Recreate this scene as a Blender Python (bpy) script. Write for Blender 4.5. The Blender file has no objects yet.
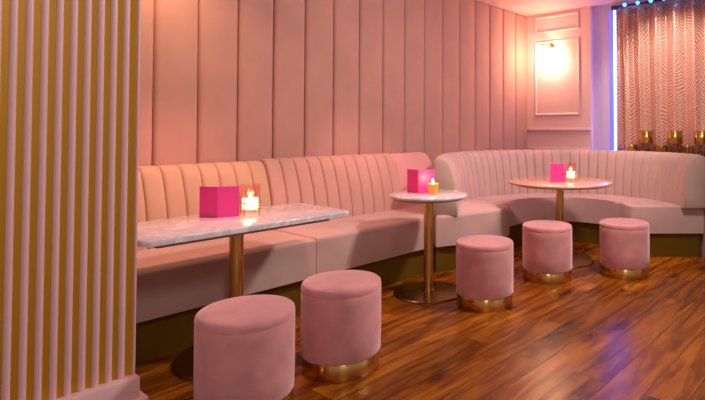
import bpy, bmesh, math, random
from mathutils import Vector, Matrix
random.seed(4)
PI = math.pi
sc = bpy.context.scene
COL = sc.collection

# ------------------------------------------------------------------ camera
# room axes: +X runs along the padded wall, +Y runs towards it, camera above the origin
WA = 0.895
U = Vector((math.cos(WA), math.sin(WA)))
def C(x, y):
    """ground point given as (right of camera, ahead of camera) in metres -> room coordinates"""
    return (U.x * x + U.y * y, -U.y * x + U.x * y)
F, CX, CY, PITCH, HC = 522.0, 467.0, 116.8, 0.025, 1.236
cam_d = bpy.data.cameras.new('camera'); cam = bpy.data.objects.new('camera', cam_d); COL.objects.link(cam)
cam.location = (0, 0, HC)
cam.rotation_euler = (PI / 2 + PITCH, 0, math.atan2(U.x, U.y) - PI / 2)
cam_d.sensor_width = 36; cam_d.lens = 36 * F / 705
cam_d.shift_x = -(CX - 352.5) / 705; cam_d.shift_y = -(200 - CY) / 705
cam_d.clip_start = 0.05
sc.camera = cam

# ------------------------------------------------------------------ world and light
w = bpy.data.worlds.new('world'); sc.world = w; w.use_nodes = True
bg = w.node_tree.nodes['Background']; bg.inputs[0].default_value = (1.0, 0.84, 0.82, 1); bg.inputs[1].default_value = 0.37
sc.view_settings.view_transform = 'Standard'; sc.view_settings.look = 'None'
sc.view_settings.exposure = 0.0; sc.view_settings.gamma = 1.0; sc.view_settings.use_curve_mapping = False

def lamp(name, kind, loc, power, color, size=0.1, aim=None, spot=None, blend=0.6):
    d = bpy.data.lights.new(name, kind); o = bpy.data.objects.new(name, d); COL.objects.link(o)
    o.location = loc; d.energy = power; d.color = color
    if kind == 'AREA': d.shape = 'DISK'; d.size = size
    else: d.shadow_soft_size = size
    if spot: d.spot_size = math.radians(spot); d.spot_blend = blend
    if aim is not None:
        o.rotation_euler = (Vector(aim) - Vector(loc)).to_track_quat('-Z', 'Y').to_euler()
    return o
# ceiling spots of the lounge (out of the frame, above the tables and the aisle), plus added fill
lamp('aisle_ceiling_light', 'AREA', (3.6, 0.9, 2.75), 82, (1.0, 0.88, 0.83), 0.35, (2.6, 2.6, 0.3))
lamp('entrance_ceiling_light', 'AREA', (0.2, -0.3, 2.75), 42, (1.0, 0.88, 0.84), 0.8, (0.8, 2.0, 1.0))  # unseen soft fill near the camera, lights the partition from the front
lamp('booth_ceiling_spot', 'SPOT', (4.5, 2.0, 2.76), 150, (1.0, 0.56, 0.60), 0.08, (4.7, 2.7, 0.4), 72, 0.8)
lamp('table_ceiling_spot', 'SPOT', (3.0, 2.9, 2.76), 110, (1.0, 0.44, 0.40), 0.08, (3.1, 3.2, 0.4), 62, 0.7)
lamp('near_table_ceiling_spot', 'SPOT', (1.7, 2.8, 2.76), 150, (1.0, 0.42, 0.34), 0.08, (1.4, 3.3, 0.45), 56, 0.6)
lamp('curtain_spot', 'SPOT', (5.2, 1.7, 2.76), 110, (1.0, 0.80, 0.70), 0.05, (6.1, 1.9, 1.7), 80, 0.8)  # unseen spot added to brighten the curtain and its sparkle
lamp('padded_wall_spot', 'SPOT', (1.35, 3.45, 2.76), 52, (1.0, 0.62, 0.32), 0.06, (1.35, 3.9, 1.7), 110, 1.0)

# ------------------------------------------------------------------ materials
def mat(name, base, rough=0.5, metal=0.0, sheen=0.0, emit=None, estr=0.0, spec=0.5, coat=0.0):
    m = bpy.data.materials.new(name); m.use_nodes = True
    b = m.node_tree.nodes['Principled BSDF']
    b.inputs['Base Color'].default_value = (*base, 1); b.inputs['Roughness'].default_value = rough
    b.inputs['Metallic'].default_value = metal; b.inputs['Sheen Weight'].default_value = sheen
    b.inputs['Specular IOR Level'].default_value = spec; b.inputs['Coat Weight'].default_value = coat
    if emit: b.inputs['Emission Color'].default_value = (*emit, 1); b.inputs['Emission Strength'].default_value = estr
    return m
def nodes(m): return m.node_tree.nodes, m.node_tree.links, m.node_tree.nodes['Principled BSDF']
def ramp(N, stops):
    r = N.new('ShaderNodeValToRGB'); e = r.color_ramp.elements
    while len(e) < len(stops): e.new(0.5)
    for k, (p, c) in enumerate(stops): e[k].position = p; e[k].color = (*c, 1)
    return r
def velvet(name, base, var=0.12, scale=6, sheen=0.6, bump=0.15):
    m = mat(name, base, 0.85, 0, sheen, spec=0.2)
    N, L, b = nodes(m)
    b.inputs['Sheen Roughness'].default_value = 0.45
    b.inputs['Sheen Tint'].default_value = (min(1, base[0] * 1.5), min(1, base[1] * 1.6), min(1, base[2] * 1.6), 1)
    tc = N.new('ShaderNodeTexCoord'); n = N.new('ShaderNodeTexNoise'); n.inputs['Scale'].default_value = scale; n.inputs['Detail'].default_value = 5
    L.new(tc.outputs['Object'], n.inputs['Vector'])
    lo = tuple(c * (1 - var) for c in base); hi = tuple(min(1, c * (1 + var)) for c in base)
    r = ramp(N, [(0.3, lo), (0.7, hi)]); L.new(n.outputs['Fac'], r.inputs[0]); L.new(r.outputs[0], b.inputs['Base Color'])
    n2 = N.new('ShaderNodeTexNoise'); n2.inputs['Scale'].default_value = 350; L.new(tc.outputs['Object'], n2.inputs['Vector'])
    bp = N.new('ShaderNodeBump'); bp.inputs['Strength'].default_value = bump; bp.inputs['Distance'].default_value = 0.002
    L.new(n2.outputs['Fac'], bp.inputs['Height']); L.new(bp.outputs[0], b.inputs['Normal'])
    return m
M = {}
M['wall_velvet'] = velvet('wall_velvet', (0.50, 0.265, 0.215), 0.06, 3)
M['seat_velvet'] = velvet('seat_velvet', (0.47, 0.33, 0.29), 0.08, 4)
M['tan_velvet'] = velvet('tan_velvet', (0.50, 0.31, 0.21), 0.06, 4)
M['rose_velvet'] = velvet('rose_velvet', (0.54, 0.30, 0.25), 0.06, 4)
M['stool_velvet'] = velvet('stool_velvet', (0.62, 0.28, 0.275), 0.14, 9, 1.0)
M['stool_velvet'].node_tree.nodes['Principled BSDF'].inputs['Sheen Tint'].default_value = (1.0, 0.72, 0.74, 1)
M['brass'] = mat('brass', (0.66, 0.41, 0.12), 0.22, 1.0)
N, L, b = nodes(M['brass'])
b.inputs['Anisotropic'].default_value = 0.85; b.inputs['Anisotropic Rotation'].default_value = 0.25; b.inputs['Roughness'].default_value = 0.27
tg = N.new('ShaderNodeTangent'); tg.direction_type = 'RADIAL'; tg.axis = 'Z'; L.new(tg.outputs[0], b.inputs['Tangent'])
M['dark_brass'] = mat('dark_brass', (0.42, 0.25, 0.08), 0.25, 1.0)
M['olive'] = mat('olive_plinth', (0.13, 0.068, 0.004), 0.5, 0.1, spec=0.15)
M['gold_paint'] = mat('gold_paint', (0.58, 0.30, 0.006), 0.45, 0.25)
M['pink_paint'] = mat('pink_paint', (0.72, 0.46, 0.46), 0.35)
M['wall_pink'] = mat('wall_pink', (0.74, 0.48, 0.50), 0.5)
M['ceiling'] = mat('ceiling_paint', (0.70, 0.44, 0.42), 0.7)
M['underlay'] = mat('underlay', (0.36, 0.23, 0.16), 0.6)
M['pink_card'] = mat('pink_card', (1.0, 0.05, 0.33), 0.42)
M['pale_ink'] = mat('pale_ink', (0.95, 0.30, 0.50), 0.5)
M['black'] = mat('black', (0.02, 0.015, 0.015), 0.6)
M['flame'] = mat('flame', (1, 0.6, 0.2), 0.5, emit=(1.0, 0.55, 0.16), estr=40)
M['wax'] = mat('wax', (0.9, 0.75, 0.6), 0.5, emit=(1.0, 0.60, 0.36), estr=5)  # emission stands in for the flame lighting up wax and glass
M['led'] = mat('led', (0.1, 0.15, 1), 0.5, emit=(0.10, 0.10, 1.0), estr=1.3)  # blue halo beside the light tube, put in as a glowing colour
M['led_core'] = mat('led_core', (0.1, 0.15, 1), 0.5, emit=(0.10, 0.16, 1.0), estr=30)
M['led_dot'] = mat('led_dot', (0.1, 0.4, 1), 0.5, emit=(0.05, 0.35, 1.0), estr=6)
M['bulb'] = mat('bulb', (1, 0.85, 0.7), 0.5, emit=(1.0, 0.62, 0.34), estr=45)
M['lamp_disc'] = mat('lamp_disc', (1, 0.8, 0.7), 0.5, emit=(1.0, 0.6, 0.45), estr=3)

def glass(name, col, rough=0.02, thinmix=0.82):
    m = bpy.data.materials.new(name); m.use_nodes = True; N = m.node_tree.nodes; L = m.node_tree.links
    N.remove(N['Principled BSDF']); out = N['Material Output']
    t = N.new('ShaderNodeBsdfTransparent'); t.inputs[0].default_value = (*col, 1)
    g = N.new('ShaderNodeBsdfGlossy'); g.inputs[0].default_value = (1, 0.85, 0.8, 1); g.inputs[1].default_value = rough
    f = N.new('ShaderNodeLayerWeight'); f.inputs[0].default_value = 0.35
    mm = N.new('ShaderNodeMath'); mm.operation = 'MULTIPLY'; mm.inputs[1].default_value = 1 - thinmix + 0.4
    L.new(f.outputs['Facing'], mm.inputs[0])
    x = N.new('ShaderNodeMixShader'); L.new(mm.outputs[0], x.inputs[0]); L.new(t.outputs[0], x.inputs[1]); L.new(g.outputs[0], x.inputs[2])
    L.new(x.outputs[0], out.inputs[0]); return m
M['glass'] = glass('rose_glass', (1.0, 0.90, 0.87))
M['clear'] = glass('clear_glass', (0.95, 0.85, 0.82))
m = mat('orange_glass', (0.95, 0.22, 0.03), 0.15, emit=(1.0, 0.16, 0.02), estr=0.9); M['orange_glass'] = m  # weak emission stands in for flame light shining through the cup

def marble(name, white, vein, edge_scale=5):
    m = mat(name, white, 0.16, coat=0.3); N, L, b = nodes(m)
    tc = N.new('ShaderNodeTexCoord'); n = N.new('ShaderNodeTexNoise'); n.inputs['Scale'].default_value = edge_scale; n.inputs['Detail'].default_value = 8; n.inputs['Distortion'].default_value = 1.6
    L.new(tc.outputs['Object'], n.inputs['Vector'])
    r = ramp(N, [(0.30, white), (0.42, tuple(0.5 * (a + c) for a, c in zip(white, vein))), (0.5, vein), (0.60, white), (0.75, tuple(0.75 * a + .25 * c for a, c in zip(white, vein)))])
    L.new(n.outputs['Fac'], r.inputs[0]); L.new(r.outputs[0], b.inputs['Base Color']); return m
M['marble'] = marble('marble', (0.72, 0.72, 0.74), (0.52, 0.52, 0.56), 6)
M['blush_top'] = marble('blush_top', (0.74, 0.40, 0.27), (0.62, 0.30, 0.20), 3)

def wood_floor():
    m = mat('oak_floor', (0.35, 0.14, 0.03), 0.28, spec=0.26); N, L, b = nodes(m)
    tc = N.new('ShaderNodeTexCoord')
    br = N.new('ShaderNodeTexBrick'); br.offset = 0.37; br.inputs['Scale'].default_value = 1.0
    br.inputs['Brick Width'].default_value = 1.5; br.inputs['Row Height'].default_value = 0.18; br.inputs['Mortar Size'].default_value = 0.0022
    br.inputs['Color1'].default_value = (0, 0, 0, 1); br.inputs['Color2'].default_value = (1, 1, 1, 1); br.inputs['Mortar'].default_value = (0.5, 0.5, 0.5, 1)
    L.new(tc.outputs['Object'], br.inputs['Vector'])
    # shift the grain per plank
    sep = N.new('ShaderNodeVectorMath'); sep.operation = 'SCALE'; sep.inputs['Scale'].default_value = 9.0
    L.new(br.outputs['Color'], sep.inputs[0])
    add = N.new('ShaderNodeVectorMath'); add.operation = 'ADD'; L.new(tc.outputs['Object'], add.inputs[0]); L.new(sep.outputs[0], add.inputs[1])
    mp = N.new('ShaderNodeMapping'); mp.inputs['Scale'].default_value = (1.1, 9, 1); L.new(add.outputs[0], mp.inputs['Vector'])
    g = N.new('ShaderNodeTexNoise'); g.inputs['Scale'].default_value = 1.6; g.inputs['Detail'].default_value = 9; g.inputs['Distortion'].default_value = 0.9; g.inputs['Roughness'].default_value = 0.62
    L.new(mp.outputs[0], g.inputs['Vector'])
    r = ramp(N, [(0.22, (0.07, 0.015, 0.001)), (0.42, (0.19, 0.050, 0.003)), (0.58, (0.38, 0.125, 0.006)), (0.78, (0.56, 0.22, 0.018))])
    L.new(g.outputs['Fac'], r.inputs[0])
    # plank-to-plank tone
    tone = ramp(N, [(0.0, (0.62, 0.58, 0.55)), (1.0, (1.15, 1.12, 1.1))]); L.new(br.outputs['Color'], tone.inputs[0])
    mul = N.new('ShaderNodeMixRGB'); mul.blend_type = 'MULTIPLY'; mul.inputs[0].default_value = 1; L.new(r.outputs[0], mul.inputs[1]); L.new(tone.outputs[0], mul.inputs[2])
    # knots
    mk = N.new('ShaderNodeMapping'); mk.inputs['Scale'].default_value = (2.6, 6.5, 1); L.new(add.outputs[0], mk.inputs['Vector'])
    dn = N.new('ShaderNodeTexNoise'); dn.inputs['Scale'].default_value = 3.0; L.new(mk.outputs[0], dn.inputs['Vector'])
    mx = N.new('ShaderNodeMixRGB'); mx.inputs[0].default_value = 0.25; L.new(mk.outputs[0], mx.inputs[1]); L.new(dn.outputs['Color'], mx.inputs[2])
    v = N.new('ShaderNodeTexVoronoi'); v.inputs['Scale'].default_value = 1.0; L.new(mx.outputs[0], v.inputs['Vector'])
    kr = ramp(N, [(0.08, (0.14, 0.09, 0.07)), (0.18, (0.42, 0.32, 0.27)), (0.36, (1, 1, 1))]); L.new(v.outputs['Distance'], kr.inputs[0])
    mul2 = N.new('ShaderNodeMixRGB'); mul2.blend_type = 'MULTIPLY'; mul2.inputs[0].default_value = 0.9; L.new(mul.outputs[0], mul2.inputs[1]); L.new(kr.outputs[0], mul2.inputs[2])
    # fine grain
    mg = N.new('ShaderNodeMapping'); mg.inputs['Scale'].default_value = (5, 110, 1); L.new(add.outputs[0], mg.inputs['Vector'])
    fg = N.new('ShaderNodeTexNoise'); fg.inputs['Scale'].default_value = 1.0; fg.inputs['Detail'].default_value = 4; L.new(mg.outputs[0], fg.inputs['Vector'])
    fr = ramp(N, [(0.35, (0.62, 0.55, 0.5)), (0.6, (1.08, 1.06, 1.05))]); L.new(fg.outputs['Fac'], fr.inputs[0])
    mul3 = N.new('ShaderNodeMixRGB'); mul3.blend_type = 'MULTIPLY'; mul3.inputs[0].default_value = 0.8; L.new(mul2.outputs[0], mul3.inputs[1]); L.new(fr.outputs[0], mul3.inputs[2]); mul2 = mul3
    # joints
    mj = N.new('ShaderNodeMixRGB'); L.new(br.outputs['Fac'], mj.inputs[0]); L.new(mul2.outputs[0], mj.inputs[1]); mj.inputs[2].default_value = (0.05, 0.015, 0.004, 1)
    L.new(mj.outputs[0], b.inputs['Base Color'])
    bp = N.new('ShaderNodeBump'); bp.inputs['Strength'].default_value = 0.25; bp.inputs['Distance'].default_value = 0.004
    L.new(g.outputs['Fac'], bp.inputs['Height']); L.new(bp.outputs[0], b.inputs['Normal'])
    rr = N.new('ShaderNodeMapRange'); rr.inputs['To Min'].default_value = 0.34; rr.inputs['To Max'].default_value = 0.20; L.new(g.outputs['Fac'], rr.inputs['Value']); L.new(rr.outputs[0], b.inputs['Roughness'])
    return m
M['floor'] = wood_floor()

def sequins():
    m = mat('sequin_fabric', (0.55, 0.22, 0.18), 0.5); N, L, b = nodes(m)
    tc = N.new('ShaderNodeTexCoord'); uv = tc.outputs['UV']
    n = N.new('ShaderNodeTexNoise'); n.inputs['Scale'].default_value = 2.2; n.inputs['Detail'].default_value = 1.0; L.new(uv, n.inputs['Vector'])
    mx = N.new('ShaderNodeMixRGB'); mx.inputs[0].default_value = 0.2; L.new(uv, mx.inputs[1]); L.new(n.outputs['Color'], mx.inputs[2])
    def wave(vec, rot, sc_):
        mp = N.new('ShaderNodeMapping'); mp.inputs['Rotation'].default_value = (0, 0, rot); L.new(vec, mp.inputs['Vector'])
        wv = N.new('ShaderNodeTexWave'); wv.wave_type = 'BANDS'; wv.bands_direction = 'X'; wv.inputs['Scale'].default_value = sc_; wv.inputs['Distortion'].default_value = 1.2; wv.inputs['Detail'].default_value = 1.0
        L.new(mp.outputs[0], wv.inputs['Vector']); return wv
    w1 = wave(mx.outputs[0], 0.85, 15); w2 = wave(mx.outputs[0], -0.85, 15); w3 = wave(mx.outputs[0], 0, 3.2)
    pick = ramp(N, [(0.48, (0, 0, 0)), (0.52, (1, 1, 1))]); L.new(w3.outputs['Fac'], pick.inputs[0])
    wmix = N.new('ShaderNodeMixRGB'); L.new(pick.outputs[0], wmix.inputs[0]); L.new(w1.outputs['Color'], wmix.inputs[1]); L.new(w2.outputs['Color'], wmix.inputs[2])
    n5 = N.new('ShaderNodeTexNoise'); n5.inputs['Scale'].default_value = 55; L.new(uv, n5.inputs['Vector'])
    m5 = N.new('ShaderNodeMath'); m5.operation = 'MULTIPLY'; L.new(wmix.outputs[0], m5.inputs[0]); L.new(n5.outputs['Fac'], m5.inputs[1])
    st = ramp(N, [(0.30, (0, 0, 0)), (0.40, (1, 1, 1))]); L.new(m5.outputs[0], st.inputs[0])
    col = N.new('ShaderNodeMixRGB'); col.inputs[1].default_value = (0.50, 0.20, 0.17, 1); col.inputs[2].default_value = (1.0, 0.80, 0.62, 1); L.new(st.outputs[0], col.inputs[0])
    L.new(col.outputs[0], b.inputs['Base Color'])
    me = N.new('ShaderNodeMapRange'); me.inputs['To Min'].default_value = 0.15; me.inputs['To Max'].default_value = 0.8; L.new(st.outputs[0], me.inputs['Value']); L.new(me.outputs[0], b.inputs['Metallic'])
    ro = N.new('ShaderNodeMapRange'); ro.inputs['To Min'].default_value = 0.7; ro.inputs['To Max'].default_value = 0.28; L.new(st.outputs[0], ro.inputs['Value']); L.new(ro.outputs[0], b.inputs['Roughness'])
    v = N.new('ShaderNodeTexVoronoi'); v.inputs['Scale'].default_value = 70; L.new(uv, v.inputs['Vector'])
    bp = N.new('ShaderNodeBump'); bp.inputs['Strength'].default_value = 0.9; bp.inputs['Distance'].default_value = 0.012
    L.new(v.outputs['Color'], bp.inputs['Height']); L.new(bp.outputs[0], b.inputs['Normal'])
    return m
M['sequin'] = sequins()

# ------------------------------------------------------------------ helpers
def obj(name, bm, material, parent=None, smooth=True, angle=40):
    bmesh.ops.recalc_face_normals(bm, faces=bm.faces)
    me = bpy.data.meshes.new(name); bm.to_mesh(me); bm.free()
    mats = material if isinstance(material, (list, tuple)) else [material]
    for mm in mats: me.materials.append(mm)
    if smooth:
        for p in me.polygons: p.use_smooth = True
        try: me.set_sharp_from_angle(angle=math.radians(angle))
        except Exception: pass
    o = bpy.data.objects.new(name, me); COL.objects.link(o)
    if parent: o.parent = parent
    return o
def thing(name, label, cat, loc=(0, 0, 0), rz=0, group=None):
    o = bpy.data.objects.new(name, None); COL.objects.link(o); o.location = loc; o.rotation_euler = (0, 0, rz)
    o.empty_display_size = 0.1
    return tag(o, label, cat, group)
def tag(o, label, cat, group=None):
    o['label'] = label; o['category'] = cat
    if group: o['group'] = group
    return o
def struct(o): o['kind'] = 'structure'; return o
def box(bm, x0, x1, y0, y1, z0, z1, bev=0.0, seg=2):
    vs = [bm.verts.new(p) for p in ((x0, y0, z0), (x1, y0, z0), (x1, y1, z0), (x0, y1, z0), (x0, y0, z1), (x1, y0, z1), (x1, y1, z1), (x0, y1, z1))]
    fs = [bm.faces.new([vs[i] for i in f]) for f in ((0, 3, 2, 1), (4, 5, 6, 7), (0, 1, 5, 4), (1, 2, 6, 5), (2, 3, 7, 6), (3, 0, 4, 7))]
    if bev:
        es = list({e for f in fs for e in f.edges})
        bmesh.ops.bevel(bm, geom=es, offset=bev, segments=seg, affect='EDGES', profile=0.5)
    return bm
def lathe(bm, prof, n=48, cx=0, cy=0):
    rings = []
    for r, z in prof:
        if r < 1e-6: rings.append([bm.verts.new((cx, cy, z))])
        else: rings.append([bm.verts.new((cx + r * math.cos(2 * PI * k / n), cy + r * math.sin(2 * PI * k / n), z)) for k in range(n)])
    for a, c in zip(rings, rings[1:]):
        for k in range(n):
            k2 = (k + 1) % n
            if len(a) == 1 and len(c) == 1: continue
            if len(a) == 1: bm.faces.new((a[0], c[k], c[k2]))
            elif len(c) == 1: bm.faces.new((a[k], a[k2], c[0]))
            else: bm.faces.new((a[k], a[k2], c[k2], c[k]))
    return bm
def prism(bm, pts, z0, z1, bev=0.0, seg=4, vert_bev=0.0):
    lo = [bm.verts.new((x, y, z0)) for x, y in pts]; hi = [bm.verts.new((x, y, z1)) for x, y in pts]
    n = len(pts); bm.faces.new(lo[::-1]); top = bm.faces.new(hi)
    sides = [bm.faces.new((lo[k], lo[(k + 1) % n], hi[(k + 1) % n], hi[k])) for k in range(n)]
    if bev:
        bmesh.ops.bevel(bm, geom=list(top.edges), offset=bev, segments=seg, affect='EDGES', profile=0.5, clamp_overlap=True)
    return bm
def tube(bm, pts, r, n=8):
    pts = [Vector(p) for p in pts]; rings = []
    for i, p in enumerate(pts):
        d = (pts[min(i + 1, len(pts) - 1)] - pts[max(i - 1, 0)]).normalized()
        a = d.orthogonal().normalized(); b2 = d.cross(a)
        if rings:
            pa = rings[-1][1]; a = (pa - d * pa.dot(d)).normalized(); b2 = d.cross(a)
        rings.append(([bm.verts.new(p + (a * math.cos(2 * PI * k / n) + b2 * math.sin(2 * PI * k / n)) * r) for k in range(n)], a))
    for (x, _), (y, _) in zip(rings, rings[1:]):
        for k in range(n): bm.faces.new((x[k], x[(k + 1) % n], y[(k + 1) % n], y[k]))
    bm.faces.new(rings[0][0][::-1]); bm.faces.new(rings[-1][0])
    return bm
def sweep(bm, stations, profile, bulge):
    """stations: (x, y, nx, ny, swell 0..1); profile: (depth towards sitter, z, weight of the swell, weight z)"""
    rings = []
    for x, y, nx, ny, s in stations:
        ring = []
        for d, z, wd_, wz in profile:
            dd = d + bulge * s * wd_
            ring.append(bm.verts.new((x + nx * dd, y + ny * dd, z + bulge * s * wz)))
        rings.append(ring)
    n = len(profile)
    for a, c in zip(rings, rings[1:]):
        for k in range(n): bm.faces.new((a[k], a[(k + 1) % n], c[(k + 1) % n], c[k]))
    bm.faces.new(rings[0][::-1]); bm.faces.new(rings[-1])
    return bm
CH = [0.0, 0.02, 0.05, 0.11, 0.22, 0.5, 0.78, 0.89, 0.95, 0.98]
def swell(f): return 1 - 0.45 * abs(2 * f - 1) ** 5 - 0.55 * abs(2 * f - 1) ** 18

# ------------------------------------------------------------------ setting
bm = bmesh.new(); box(bm, -3, 7.2, -3.5, 4.1, -0.1, 0.0); struct(obj('floor', bm, M['floor'], smooth=False))
bm = bmesh.new(); box(bm, -3, 7.2, -3.5, 4.1, 2.81, 2.9); struct(obj('ceiling', bm, M['ceiling'], smooth=False))
WY = 3.90; WX = 6.13
bm = bmesh.new(); box(bm, -3, 7.2, WY, WY + 0.12, 0, 2.81)
wall_back = struct(obj('wall_back', bm, M['wall_pink'], smooth=False))
PW = 0.2952; S0 = 1.428
k = -14
for k in range(-9, 17):
    x0 = S0 + (k) * PW; x1 = x0 + PW - 0.006
    if x1 < x0 + 0.05: continue
    bm = bmesh.new()
    st = []
    for f in [0, .012, .03, .06, .12, .5, .88, .94, .97, .988, 1.0]:
        st.append((x0 + (x1 - x0) * f, WY, 0, -1, 1 - abs(2 * f - 1) ** 14))
    prof = [(0.0, 0.55, 0, 0), (0.028, 0.55, 1, 0), (0.028, 1.6, 1, 0), (0.028, 2.78, 1, 0), (0.015, 2.805, 1, 0), (0.0, 2.807, 0, 0)]
    sweep(bm, st, prof, 0.024)
    obj('padded_panel', bm, M['wall_velvet'], wall_back, angle=60)

PX = WX / (U.x * (591.4 - CX) / F + U.y) * (U.x - U.y * (591.4 - CX) / F)      # pilaster edge on the far wall
bm = bmesh.new(); box(bm, WX, WX + 0.4, PX, WY, 0, 2.81); struct(obj('wall_right', bm, M['wall_pink'], smooth=False))
M['wall_lilac'] = mat('wall_lilac', (0.56, 0.46, 0.62), 0.5)
bm = bmesh.new(); box(bm, WX + 0.05, WX + 0.4, -3.5, PX, 0, 2.81); struct(obj('wall_right_recess', bm, M['wall_lilac'], smooth=False))
def frame_on_wall(name, y0, y1, z0, z1, wdt=0.035, dep=0.016, inner=None):
    bm = bmesh.new()
    pr = [(0, 0), (0.0, dep * .55), (wdt * .25, dep), (wdt * .6, dep * .9), (wdt * .8, dep * .4), (wdt, 0)]
    cs = [(y0, z0, 1, 1), (y1, z0, -1, 1), (y1, z1, -1, -1), (y0, z1, 1, -1)]
    rings = [[bm.verts.new((WX - d, y + sy * o_, z + sz * o_)) for o_, d in pr] for y, z, sy, sz in cs]
    for i in range(4):
        a, c = rings[i], rings[(i + 1) % 4]
        for j in range(len(pr) - 1): bm.faces.new((a[j], a[j + 1], c[j + 1], c[j]))
    return struct(obj(name, bm, M['wall_pink'], angle=20))
def wy(px):      # Y on the far wall under picture column px
    t = (px - CX) / F; d = WX / (U.x * t + U.y); return -U.y * t * d + U.x * d
def wz(px, py, X=WX):
    t = (px - CX) / F; d = X / (U.x * t + U.y); return HC + (CY - py) / F * d + PITCH * d
frame_on_wall('trim_1', wy(580.2), wy(535.0), wz(557, 115.6), wz(557, 39.5))
frame_on_wall('trim_2', wy(579.8), wy(535.3), wz(557, 31), wz(557, 14.0), 0.03)
bm = bmesh.new()
zr = wz(558, 129.5); box(bm, WX - 0.022, WX, PX - 0.0, WY - 0.06, zr - 0.02, zr + 0.02, 0.008, 3)
box(bm, WX - 0.012, WX, PX, WY - 0.06, zr - 0.05, zr - 0.03, 0.004)
struct(obj('trim_3', bm, M['wall_pink']))
bm = bmesh.new(); zb = wz(558, 147.5); box(bm, WX - 0.018, WX, PX, WY - 0.06, zb - 0.2, zb, 0.006); struct(obj('trim_4', bm, M['wall_pink']))
# ledge under the curtain, behind the booth
LZ = 0.93
bm = bmesh.new(); box(bm, 5.905, 6.05, -1.5, 2.90, LZ - 0.05, LZ, 0.006); box(bm, 5.94, 6.05, -1.5, 2.90, 0, LZ - 0.05)
struct(obj('trim_5', bm, M['wall_pink']))

# ------------------------------------------------------------------ slatted partition in the left foreground
t = thing('slatted_partition', 'pink and gold vertically slatted partition at the left edge', 'partition', (0.017, 2.37, 0))
bm = bmesh.new(); box(bm, -1.0, 0.80, 0.022, 0.20, 0.24, 2.80); obj('backing', bm, M['gold_paint'], t, smooth=False)
bm = bmesh.new(); pitch = 0.0437
for k in range(38):
    xc = 0.7615 - k * pitch
    st = []
    # half round batten
    pr = [(0.0118 * math.sin(a * PI / 16), 0.022 - 0.015 * math.cos(a * PI / 16) ** 0.7) for a in (-7.9, -7, -5.5, -3, 0, 3, 5.5, 7, 7.9)]
    lo = [bm.verts.new((xc + a, b_, 0.25)) for a, b_ in pr]; hi = [bm.verts.new((xc + a, b_, 2.80)) for a, b_ in pr]
    for j in range(9): bm.faces.new((lo[j], lo[(j + 1) % 9], hi[(j + 1) % 9], hi[j]))
    bm.faces.new(lo[::-1]); bm.faces.new(hi)
obj('battens', bm, M['pink_paint'], t, angle=80)
bm = bmesh.new(); box(bm, 0.7995, 0.808, 0.005, 0.20, 0.24, 2.80, 0.002); obj('edge_trim', bm, M['pink_paint'], t)
bm = bmesh.new(); box(bm, -1.0, 0.815, -0.03, 0.23, 0.17, 0.25, 0.006); box(bm, -1.0, 0.838, -0.055, 0.255, 0.0, 0.172, 0.008); obj('plinth', bm, M['pink_paint'], t)

# ------------------------------------------------------------------ straight banquettes
BACK = [(0.255, 0.46, 1, 0), (0.25, 0.60, 1, 0), (0.215, 0.76, 1, 0), (0.165, 0.90, 1, .2), (0.135, 0.955, .9, .5), (0.10, 0.985, .5, .9),
        (0.065, 0.99, 0, .9), (0.04, 0.975, 0, .4), (0.03, 0.94, 0, 0), (0.03, 0.46, 0, 0)]
SH = 0.495
def straight_back(x0, x1, nch, zoff=0.0, plain=None):
    bm = bmesh.new(); st = []
    w_ = (x1 - x0) / nch
    for c in range(nch):
        for f in CH: st.append((x0 + (c + f) * w_, WY - 0.055, 0, -1, swell(f)))
    st.append((x1, WY - 0.055, 0, -1, 0))
    return sweep(bm, st, [(d, z + (zoff if z > 0.9 else 0), a, b_ * .5) for d, z, a, b_ in BACK], 0.022)
SY = 3.05
t = thing('banquette', 'tan channel-backed velvet banquette section behind the rectangular marble table', 'banquette', (0, 0, 0), group=None)
obj('backrest', straight_back(-1.00, 2.148, 26), M['tan_velvet'], t, angle=70)
bm = bmesh.new(); prism(bm, [(-1.0, SY), (2.157, SY), (2.157, 3.83), (-1.0, 3.83)], 0.232, SH, 0.03); obj('seat', bm, M['seat_velvet'], t, angle=50)
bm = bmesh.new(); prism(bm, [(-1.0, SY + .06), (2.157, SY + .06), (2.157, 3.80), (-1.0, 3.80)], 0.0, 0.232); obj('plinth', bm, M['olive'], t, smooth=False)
t = thing('banquette', 'rose pink channel-backed banquette section behind the small round marble table', 'banquette')
obj('backrest', straight_back(2.160, 3.50, 11, 0.012), M['rose_velvet'], t, angle=70)
# plain pad closing the row, rounded upper right corner
bm = bmesh.new(); st = []
x0, x1 = 3.505, 4.07
def endprof(f):   # top height factor
    return f
rings = []
for i in range(25):
    f = i / 24; x = x0 + (x1 - x0) * f
    r_ = 0.13; top = 1.0
    if x > x1 - r_: top = 1.0 - (r_ - math.sqrt(max(0, r_ * r_ - (x - (x1 - r_)) ** 2)))
    s = swell(f); ring = []
    for d, z, a, b_ in BACK:
        zz = 0.46 + (z - 0.46) * (top - 0.46) / (0.99 - 0.46)
        ring.append(bm.verts.new((x, WY - 0.055 - d * .78 - 0.010 * s * a, zz + 0.006 * s * b_)))
    rings.append(ring)
for a, c in zip(rings, rings[1:]):
    for k in range(len(a)): bm.faces.new((a[k], a[(k + 1) % len(a)], c[(k + 1) % len(a)], c[k]))
bm.faces.new(rings[0][::-1]); bm.faces.new(rings[-1])
M['plain_pink'] = velvet('plain_pink', (0.68, 0.33, 0.31), 0.05, 3)
o = obj('end_pad', bm, M['plain_pink'], t, angle=70); o['label'] = 'plain smooth pink pad without channels'
def arc(cx, cy, r, a0, a1, n): return [(cx + r * math.cos(math.radians(a0 + (a1 - a0) * i / n)), cy + r * math.sin(math.radians(a0 + (a1 - a0) * i / n))) for i in range(n + 1)]
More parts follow.
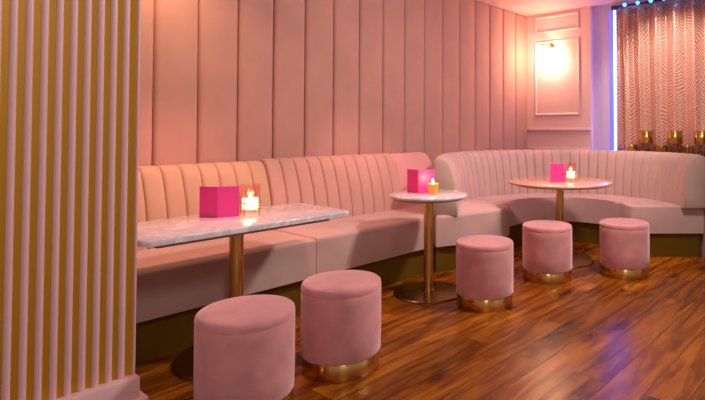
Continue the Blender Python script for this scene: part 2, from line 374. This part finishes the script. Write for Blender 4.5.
corner = arc(3.305, SY + .07, .07, -90, 10, 6)
s2 = [(2.162, SY)] + corner + [(3.765, 3.44), (3.89, 3.54), (3.98, 3.62), (3.98, 3.83), (2.162, 3.83)]
bm = bmesh.new(); prism(bm, s2, 0.232, SH, 0.03); obj('seat', bm, M['seat_velvet'], t, angle=50)
s3 = [(2.162, SY + .06), (3.365, SY + .06), (3.74, 3.43), (3.95, 3.66), (3.95, 3.80), (2.162, 3.80)]
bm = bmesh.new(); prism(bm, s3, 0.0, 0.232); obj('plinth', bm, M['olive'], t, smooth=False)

# ------------------------------------------------------------------ curved booth (drawn in camera-aligned ground axes, then turned)
t = thing('curved_booth', 'horseshoe-shaped channel-backed velvet booth seat wrapped around the far round table', 'booth', (0, 0, 0))
bc = (1.0, 5.1); RO = 1.30
RI = 0.0
# centre line of the back's outer face: left leg, arc, right
path = []
YL, YR = 4.595, 5.055
RB = RO - 0.03   # reference (rear) radius; BACK profile depth grows inwards
def booth_station(s):
    # s measured along rear line starting at left end
    L1 = bc[1] - YL
    if s < L1: return (bc[0] - RO, YL + s, 1.0, 0.0)
    s2_ = s - L1; A = PI * RO
    if s2_ < A:
        a = PI - s2_ / RO
        return (bc[0] + RO * math.cos(a), bc[1] + RO * math.sin(a), -math.cos(a), -math.sin(a))
    s3_ = s2_ - A
    return (bc[0] + RO, bc[1] - s3_, -1.0, 0.0)
LT = (bc[1] - YL) + PI * RO + (bc[1] - YR)
nch = 38; st = []
bm = bmesh.new()
for c in range(nch):
    fs = CH
    for f in fs:
        s = LT * (c + f) / nch; x, y, nx, ny = booth_station(s)
        X, Y = C(x, y); NX, NY = C(nx, ny); st.append((X, Y, NX, NY, swell(f)))
x, y, nx, ny = booth_station(LT); X, Y = C(x, y); NX, NY = C(nx, ny); st.append((X, Y, NX, NY, 0))
BB = [(0.205, 0.482, 1, 0), (0.20, 0.60, 1, 0), (0.18, 0.76, 1, 0), (0.145, 0.90, 1, .2), (0.12, 0.955, .9, .5), (0.085, 0.985, .5, .9),
      (0.05, 0.99, 0, .9), (0.02, 0.975, 0, .4), (0.005, 0.94, 0, 0), (0.0, 0.482, 0, 0)]
sweep(bm, st, [(d, z, a, b_ * .4) for d, z, a, b_ in BB], 0.021)
obj('backrest', bm, M['seat_velvet'], t, angle=70)
# end caps: smooth padded ends
M['cap_velvet'] = velvet('cap_velvet', (0.44, 0.33, 0.27), 0.06, 4)
for ss, sg in ((0.0, 1), (LT, -1)):
    bm = bmesh.new(); x, y, nx, ny = booth_station(ss)
    rings = []
    cxm = 0.105
    for off, sc_ in ((0.0, 1.04), (0.018, 1.03), (0.03, 0.97), (0.036, 0.85)):
        ring = []
        for d, z, a, b_ in BB:
            dd = cxm + (d + 0.010 * a - cxm) * sc_; zz = 0.72 + (z - 0.72) * (1 + (sc_ - 1) * 0.4)
            X, Y = C(x + nx * dd, y - off); ring.append(bm.verts.new((X, Y, zz)))
        rings.append(ring)
    for a, c in zip(rings, rings[1:]):
        for k in range(len(a)): bm.faces.new((a[k], a[(k + 1) % len(a)], c[(k + 1) % len(a)], c[k]))
    bm.faces.new(rings[0][::-1]); bm.faces.new(rings[-1])
    o = obj('end_cap', bm, M['cap_velvet'], t, angle=60); o['label'] = 'smooth beige padded end of the backrest'
ic = (0.98, 5.17); IR = 0.60
def on_outer(a, r=RO - 0.005): return (bc[0] + r * math.cos(math.radians(a)), bc[1] + r * math.sin(math.radians(a)))
def C2(pts): return [C(*p) for p in pts]
def arcd(c, r, a0, a1, n): return arc(c[0], c[1], r, a0, a1, n)
gap = 0.7
segs = []
# left wing
segs.append(([(-0.285, 4.585), (-0.262, 4.49), (-0.08, 4.585), (0.31, 4.915), (0.36, 4.945), (0.395, 4.98), (0.405, 5.03)] + arcd(ic, IR, 184, 160 + gap, 4),
             arcd(bc, RO - .005, 148 + gap * .5, 180, 8)))
segs.append((arcd(ic, IR, 160, 90 - 8 + gap, 12), arcd(bc, RO - .005, 82 + gap * .5, 148, 14)))
segs.append((arcd(ic, IR, 82, 18 + gap, 12), arcd(bc, RO - .005, 22 + gap * .5, 82, 14)))
segs.append((arcd(ic, IR, 18, 6, 3) + [(1.585, 5.14), (1.60, 5.10), (1.63, 5.085), (2.295, 5.085)], arcd(bc, RO - .005, 0, 22, 6)))
for inner, outer in segs:
    bm = bmesh.new(); prism(bm, C2(inner + outer), 0.232, SH, 0.028, 4); obj('seat', bm, M['seat_velvet'], t, angle=50)
def inset(p, c, k): return (p[0] + (c[0] - p[0]) * k, p[1] + (c[1] - p[1]) * k)
kp = [(-0.285, 4.60), (-0.27, 4.53), (0.28, 4.945), (0.345, 5.0), (0.35, 5.08)] + arcd(ic, IR + 0.05, 180, 4, 30) + [(1.64, 5.13), (1.67, 5.12), (2.28, 5.12)] + arcd(bc, RO - .03, 0, 180, 48)
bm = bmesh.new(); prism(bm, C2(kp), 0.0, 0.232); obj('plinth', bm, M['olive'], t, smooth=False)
bm = bmesh.new(); prism(bm, C2([(2.307, 5.03), (2.36, 5.03), (2.36, 5.5), (2.307, 5.5)]), 0.0, 0.965, 0.01); obj('side_panel', bm, M['pink_paint'], t)

# ------------------------------------------------------------------ tables
def pedestal(root, pole_r, base_r, top_z, brass):
    bm = bmesh.new(); lathe(bm, [(0, 0.012), (pole_r, 0.012), (pole_r, top_z)], 32); lathe(bm, [(0, 0.018), (pole_r * 1.25, 0.018), (pole_r * 1.25, 0.03), (pole_r, 0.032)], 32)
    obj('pole', bm, M['brass'], root)
    bm = bmesh.new(); lathe(bm, [(0, 0), (base_r, 0), (base_r, 0.008), (base_r - .006, 0.014), (pole_r, 0.02), (0, 0.02)], 64); obj('base', bm, M['dark_brass'], root)
def round_table(label, x, y, r, br, topmat, tz=0.75):
    X, Y = C(x, y); t = thing('pedestal_table', label, 'table', (X, Y, 0), 0)
    pedestal(t, 0.037, br, tz - 0.045, True)
    bm = bmesh.new(); lathe(bm, [(0, tz - .026), (r - .012, tz - .026), (r - .003, tz - .021), (r, tz - .013), (r - .003, tz - .004), (r - .012, tz), (0, tz)], 96); obj('tabletop', bm, topmat, t, angle=60)
    bm = bmesh.new(); lathe(bm, [(0, tz - .045), (r * .66, tz - .045), (r * .66, tz - .036), (r * .90, tz - .036), (r * .92, tz - .0265), (0, tz - .0265)], 64); obj('underlay', bm, M['underlay'], t)
    return t
TZ = 0.75
round_table('small round white marble table with brass pedestal, left of the curved booth', -0.292, 3.996, 0.298, 0.262, M['marble'])
round_table('larger round blush-topped table inside the curved booth', 0.885, 4.99, 0.49, 0.308, M['blush_top'])
X1, Y1 = 1.462, 2.80
t = thing('pedestal_table', 'rectangular white marble table on a brass pedestal, nearest the slatted partition', 'table', (X1, Y1, 0))
pedestal(t, 0.038, 0.305, TZ - 0.045, True)
bm = bmesh.new(); hw, hd, rc = 0.568, 0.29, 0.05
pts = arc(hw - rc, -hd + rc, rc, -90, 0, 5) + arc(hw - rc, hd - rc, rc, 0, 90, 5) + arc(-hw + rc, hd - rc, rc, 90, 180, 5) + arc(-hw + rc, -hd + rc, rc, 180, 270, 5)
prism(bm, pts, TZ - 0.026, TZ, 0.010, 4); obj('tabletop', bm, M['marble'], t, angle=60)
bm = bmesh.new(); box(bm, -hw + .07, hw - .14, -hd + .035, hd - .05, TZ - .045, TZ - .0265, 0.002); obj('underlay', bm, M['underlay'], t)

# ------------------------------------------------------------------ stools
def drum_stool(x, y, label, rz=0):
    X, Y = C(x, y); t = thing('drum_stool', label, 'stool', (X, Y, 0), rz, 'pink velvet drum stools')
    bm = bmesh.new(); lathe(bm, [(0, 0.084), (.199, 0.084), (.204, 0.092), (.2055, 0.2), (.2055, 0.36), (.2055, 0.4068), (.2052, .4075), (0, .4075)], 72); obj('body', bm, M['stool_velvet'], t, angle=60)
    bm = bmesh.new(); lathe(bm, [(0, 0.4072), (.2052, 0.4072), (.2055, 0.408), (.2055, 0.426), (.2025, 0.439), (.194, 0.4465), (.17, .450), (.10, 0.452), (0, .4525)], 72); obj('seat_pad', bm, M['stool_velvet'], t, angle=60)
    bm = bmesh.new(); lathe(bm, [(0, 0.0), (.196, 0.0), (.199, 0.004), (.199, 0.083), (.197, 0.085), (0, .085)], 72); obj('brass_band', bm, M['brass'], t, angle=50)
    return t
drum_stool(-0.976, 2.331, 'pink velvet drum stool nearest the camera, cut by the bottom edge', 0.3)
drum_stool(-0.660, 2.773, 'pink velvet drum stool right of the nearest one, in front of the rectangular table', 1.3)
drum_stool(0.126, 3.756, 'pink velvet drum stool just right of the small round marble table', 2.2)
drum_stool(0.672, 4.401, 'pink velvet drum stool in front of the blush table, left one of that pair', 3.0)
drum_stool(1.353, 4.520, 'rightmost pink velvet drum stool, in front of the booth seat', 4.0)

# ------------------------------------------------------------------ table-top things
def card(label, x, y, wdt, h, a1, a2):
    """folded card standing on edge; a1, a2 = headings of its two leaves from the spine (camera-aligned degrees)"""
    X, Y = C(x, y); t = thing('menu_card', label, 'menu', (X, Y, TZ), 0, 'pink menu cards on the tables')
    for a in (a1, a2):
        dx, dy = C(math.cos(math.radians(a)), math.sin(math.radians(a))); n_ = Vector((-dy, dx)) * 0.0015
        bm = bmesh.new(); prism(bm, [(0 - n_.x, 0 - n_.y), (dx * wdt - n_.x, dy * wdt - n_.y), (dx * wdt + n_.x, dy * wdt + n_.y), (n_.x, n_.y)], 0, h); obj('leaf', bm, M['pink_card'], t, smooth=False)
    return t
card('open pink menu card standing on the rectangular marble table', *( -1.385, 2.905), 0.112, 0.170, 168, 24)
card('open pink menu card standing on the small round marble table', *(-0.375, 4.03), 0.135, 0.178, 135, 25)
card('pink menu card standing on the blush table in the booth', *(0.778, 4.885), 0.136, 0.168, 2, 58)

def lantern(label, x, y, s=1.0, sx=1.0):
    X, Y = C(x, y); t = thing('candle_holder', label, 'candle holder', (X, Y, TZ), 0.5, 'glass cylinder candle holders')
    R, H0, H1 = 0.054 * s * sx, 0.032 * s, 0.172 * s
    bm = bmesh.new(); lathe(bm, [(0, H0), (R, H0), (R, H1), (R - .003, H1), (R - .003, H0 + .004), (0, H0 + .004)], 40); obj('glass_cylinder', bm, M['glass'], t)
    bm = bmesh.new()
    for k in range(4):
        a = PI / 2 * k; cx_, cy_ = (R + .005) * math.cos(a), (R + .005) * math.sin(a); tube(bm, [(cx_, cy_, 0), (cx_, cy_, 0.085 * s)], 0.0032, 6)
    for zz in (H0 - .002, 0.072 * s):
        tube(bm, [((R + .004) * math.cos(2 * PI * i / 32), (R + .004) * math.sin(2 * PI * i / 32), zz) for i in range(33)], 0.0026, 6)
    obj('wire_stand', bm, M['brass'], t)
    bm = bmesh.new(); lathe(bm, [(0, H0 + .005), (R * .80, H0 + .005), (R * .80, H0 + .058), (0, H0 + .056)], 32); obj('candle', bm, M['wax'], t)
    bm = bmesh.new(); lathe(bm, [(0, H0 + .058), (.007 * s, H0 + .064), (.0085 * s, H0 + .072), (.004 * s, H0 + .086), (0, H0 + .096)], 12); obj('flame', bm, M['flame'], t)
    lamp('candle_glow', 'POINT', (X, Y, TZ + H0 + .08), 1.6, (1, .50, .2), 0.02)
    return t
lantern('glass cylinder candle holder in brass stand on the rectangular table', -1.245, 3.01)
lantern('glass cylinder candle holder in brass stand on the blush table', 0.978, 4.93, 1.02, 0.88)
X, Y = C(-0.258, 3.97); t = thing('tealight_holder', 'small orange glass tealight beside the menu on small round table', 'candle holder', (X, Y, TZ))
bm = bmesh.new(); lathe(bm, [(0, 0), (.030, 0), (.036, .008), (.040, .06), (.041, .078), (.037, .078), (.035, .05), (0, .05)], 32); obj('glass_cup', bm, M['orange_glass'], t)
bm = bmesh.new(); lathe(bm, [(0, .052), (.009, .065), (.011, .078), (.006, .10), (0, .118)], 14); obj('flame', bm, M['flame'], t)
lamp('tealight_glow', 'POINT', (X, Y, TZ + .11), 1.4, (1, .45, .15), 0.02)

# ------------------------------------------------------------------ wall sconce on the far wall
sy_, sz_ = wy(552.5), wz(552.5, 47)
t = thing('wall_sconce', 'brass wall sconce with glowing glass shade on the pink panelled wall', 'lamp', (WX, sy_, sz_))
bm = bmesh.new()
lathe(bm, [(0, 0), (.045, 0), (.045, .008), (.02, .018), (0, .02)], 28); bmesh.ops.rotate(bm, verts=bm.verts, cent=(0, 0, 0), matrix=Matrix.Rotation(-PI / 2, 3, 'Y')); obj('wall_plate', bm, M['brass'], t)
bm = bmesh.new()
tube(bm, [(-.015, 0, 0), (-.05, 0, 0.005), (-.09, -.01, .03), (-.12, -.05, .035), (-.13, -.08, .01), (-.13, -.085, -.035)], 0.008, 8)
tube(bm, [(-.05, 0, 0.005), (-.09, .04, .03), (-.10, .075, .035)], 0.008, 8); lathe(bm, [(0, .015), (.02, .02), (.022, .04), (0, .052)], 14, -.10, .085)
obj('arm', bm, M['brass'], t)
bm = bmesh.new(); lathe(bm, [(0.014, -.035), (.03, -.04), (.05, -.075), (.055, -.12), (.045, -.15), (0.0, -.16)], 24, -.13, -.085); obj('glass_shade', bm, M['bulb'], t)
lamp('sconce_light', 'POINT', (WX - 0.20, sy_ - .0, sz_ - 0.12), 22, (1.0, 0.66, 0.42), 0.06)

# ------------------------------------------------------------------ curtain, rod and blue lights
CXP = 6.10
cy0 = wy(618)
t = thing('curtain', 'rose gold sequin curtain hanging behind the booth', 'curtain', (CXP, cy0, 0))
bm = bmesh.new(); uvl = bm.loops.layers.uv.new('UVMap')
ns, nz = 420, 14; zs = [0.96 + (2.70 - 0.96) * j / nz for j in range(nz + 1)]; cols = []
ph = 0; Lc = 2.6
for i in range(ns + 1):
    s = Lc * i / ns; col = []
    for j, z in enumerate(zs):
        tt = j / nz
        fold = 0.034 * math.sin(2 * PI * s / 0.185 + 0.8 * math.sin(s * 5.1)) + 0.008 * math.sin(2 * PI * s / 0.067 + 1.5 * tt + 2 * math.sin(3 * s)) * (1 - .5 * tt)
        col.append(bm.verts.new((fold - .002, -s - 0.015 * math.sin(7 * s + 2 * tt) * (1 - tt), z)))
    cols.append(col)
for i in range(ns):
    for j in range(nz):
        f = bm.faces.new((cols[i][j], cols[i + 1][j], cols[i + 1][j + 1], cols[i][j + 1]))
        for l, (a, b_) in zip(f.loops, ((i, j), (i + 1, j), (i + 1, j + 1), (i, j + 1))): l[uvl].uv = (a / ns * Lc * 1.35, zs[b_])
o = obj('sequin_sheet', bm, M['sequin'], t, angle=180); md = o.modifiers.new('thick', 'SOLIDIFY'); md.thickness = 0.003
bm = bmesh.new()
tube(bm, [(CXP, cy0 + 0.06, 2.74), (CXP, -0.2, 2.74)], 0.012, 10); tag(obj('curtain_rod', bm, M['black']), 'dark curtain rod along the top of the sequin curtain', 'curtain rod')
t = thing('led_light_string', 'row of small blue lights along the curtain top', 'light string', (CXP - 0.05, cy0, 2.735))
bm = bmesh.new(); tube(bm, [(0, 0, 0), (0, -2.6, 0)], 0.004, 6); obj('cable', bm, M['black'], t)
for px in (626, 639, 652, 665, 678, 691, 704):
    bm = bmesh.new(); yy = wy(px) - 0.03 - cy0; lathe(bm, [(0, -.022), (.016, -.014), (.022, 0), (.016, .014), (0, .02)], 12, -.012, yy); obj('blue_light', bm, M['led_dot'], t)
t = thing('led_strip', 'vertical glowing blue-white light strip left of the sequin curtain', 'light strip', (WX + 0.04, wy(614.5), 0))
bm = bmesh.new(); box(bm, -0.004, 0.006, -0.070, 0.070, 0.9, 2.72, .002); obj('diffuser_channel', bm, M['led'], t)  # added strip whose glow stands in for the tube's blue halo
bm = bmesh.new(); lathe(bm, [(0, 0.9), (.013, 0.9), (.013, 2.71), (0, 2.71)], 16, -.012, 0); obj('light_tube', bm, M['led_core'], t)
bm = bmesh.new(); box(bm, -0.035, 0.004, -0.032, 0.032, 2.72, 2.77, .004); obj('end_cap', bm, M['black'], t)

# gold holders on the ledge
def tall_holder(px, label):
    XX = 5.955; t_ = (px - CX) / F; d = XX / (U.x * t_ + U.y); Y = -U.y * t_ * d + U.x * d
    t = thing('gold_candle_holder', label, 'candle holder', (XX, Y, LZ), 0, 'tall gold drum holders on the ledge')
    bm = bmesh.new(); lathe(bm, [(0, .155), (.076, .155), (.08, .16), (.08, .215), (.083, .22), (.083, .23), (.08, .235), (.08, .295), (.074, .297), (0, .29)], 32); obj('gold_drum', bm, M['brass'], t)
    bm = bmesh.new(); lathe(bm, [(0, 0), (.055, 0), (.055, .006), (.02, .012), (.014, .08), (.03, .14), (.06, .155), (0, .155)], 24); obj('glass_stem', bm, M['clear'], t)
    bm = bmesh.new()
    for k in range(4):
        a = PI / 2 * k + .4; tube(bm, [(.06 * math.cos(a), .06 * math.sin(a), 0), (.06 * math.cos(a), .06 * math.sin(a), .156)], .007, 6)
    obj('legs', bm, M['dark_brass'], t)
def low_holder(px, label):
    XX = 5.955; t_ = (px - CX) / F; d = XX / (U.x * t_ + U.y); Y = -U.y * t_ * d + U.x * d
    t = tag(obj('gold_bowl', lathe(bmesh.new(), [(0, 0), (.05, 0), (.062, .02), (.066, .12), (.069, .125), (.066, .13), (.06, .13), (.058, .03), (0, .02)], 32), M['brass']), label, 'candle holder', 'low gold cups on the ledge')
    t.location = (XX, Y, LZ)
tall_holder(646, 'tall gold drum holder on the ledge, left of the three')
tall_holder(675, 'tall gold drum holder on the ledge, middle of the three')
tall_holder(702, 'tall gold drum holder on the ledge, at the right edge')
low_holder(631, 'low gold cup on the ledge left of the tall holders')
low_holder(661, 'low gold cup between the left and middle tall holders')
low_holder(687, 'low gold cup between the middle and right tall holders')

# recessed ceiling light seen at the top edge
X, Y = 5.35, 3.20
t = thing('ceiling_downlight', 'small recessed ceiling light above the booth', 'ceiling light', (X, Y, 2.81))
bm = bmesh.new(); lathe(bm, [(.035, 0), (.05, 0), (.05, -.006), (.038, -.008), (.035, 0)], 28); obj('rim', bm, M['dark_brass'], t)
bm = bmesh.new(); lathe(bm, [(0, -.003), (.035, -.003)], 28); obj('lens', bm, M['lamp_disc'], t)
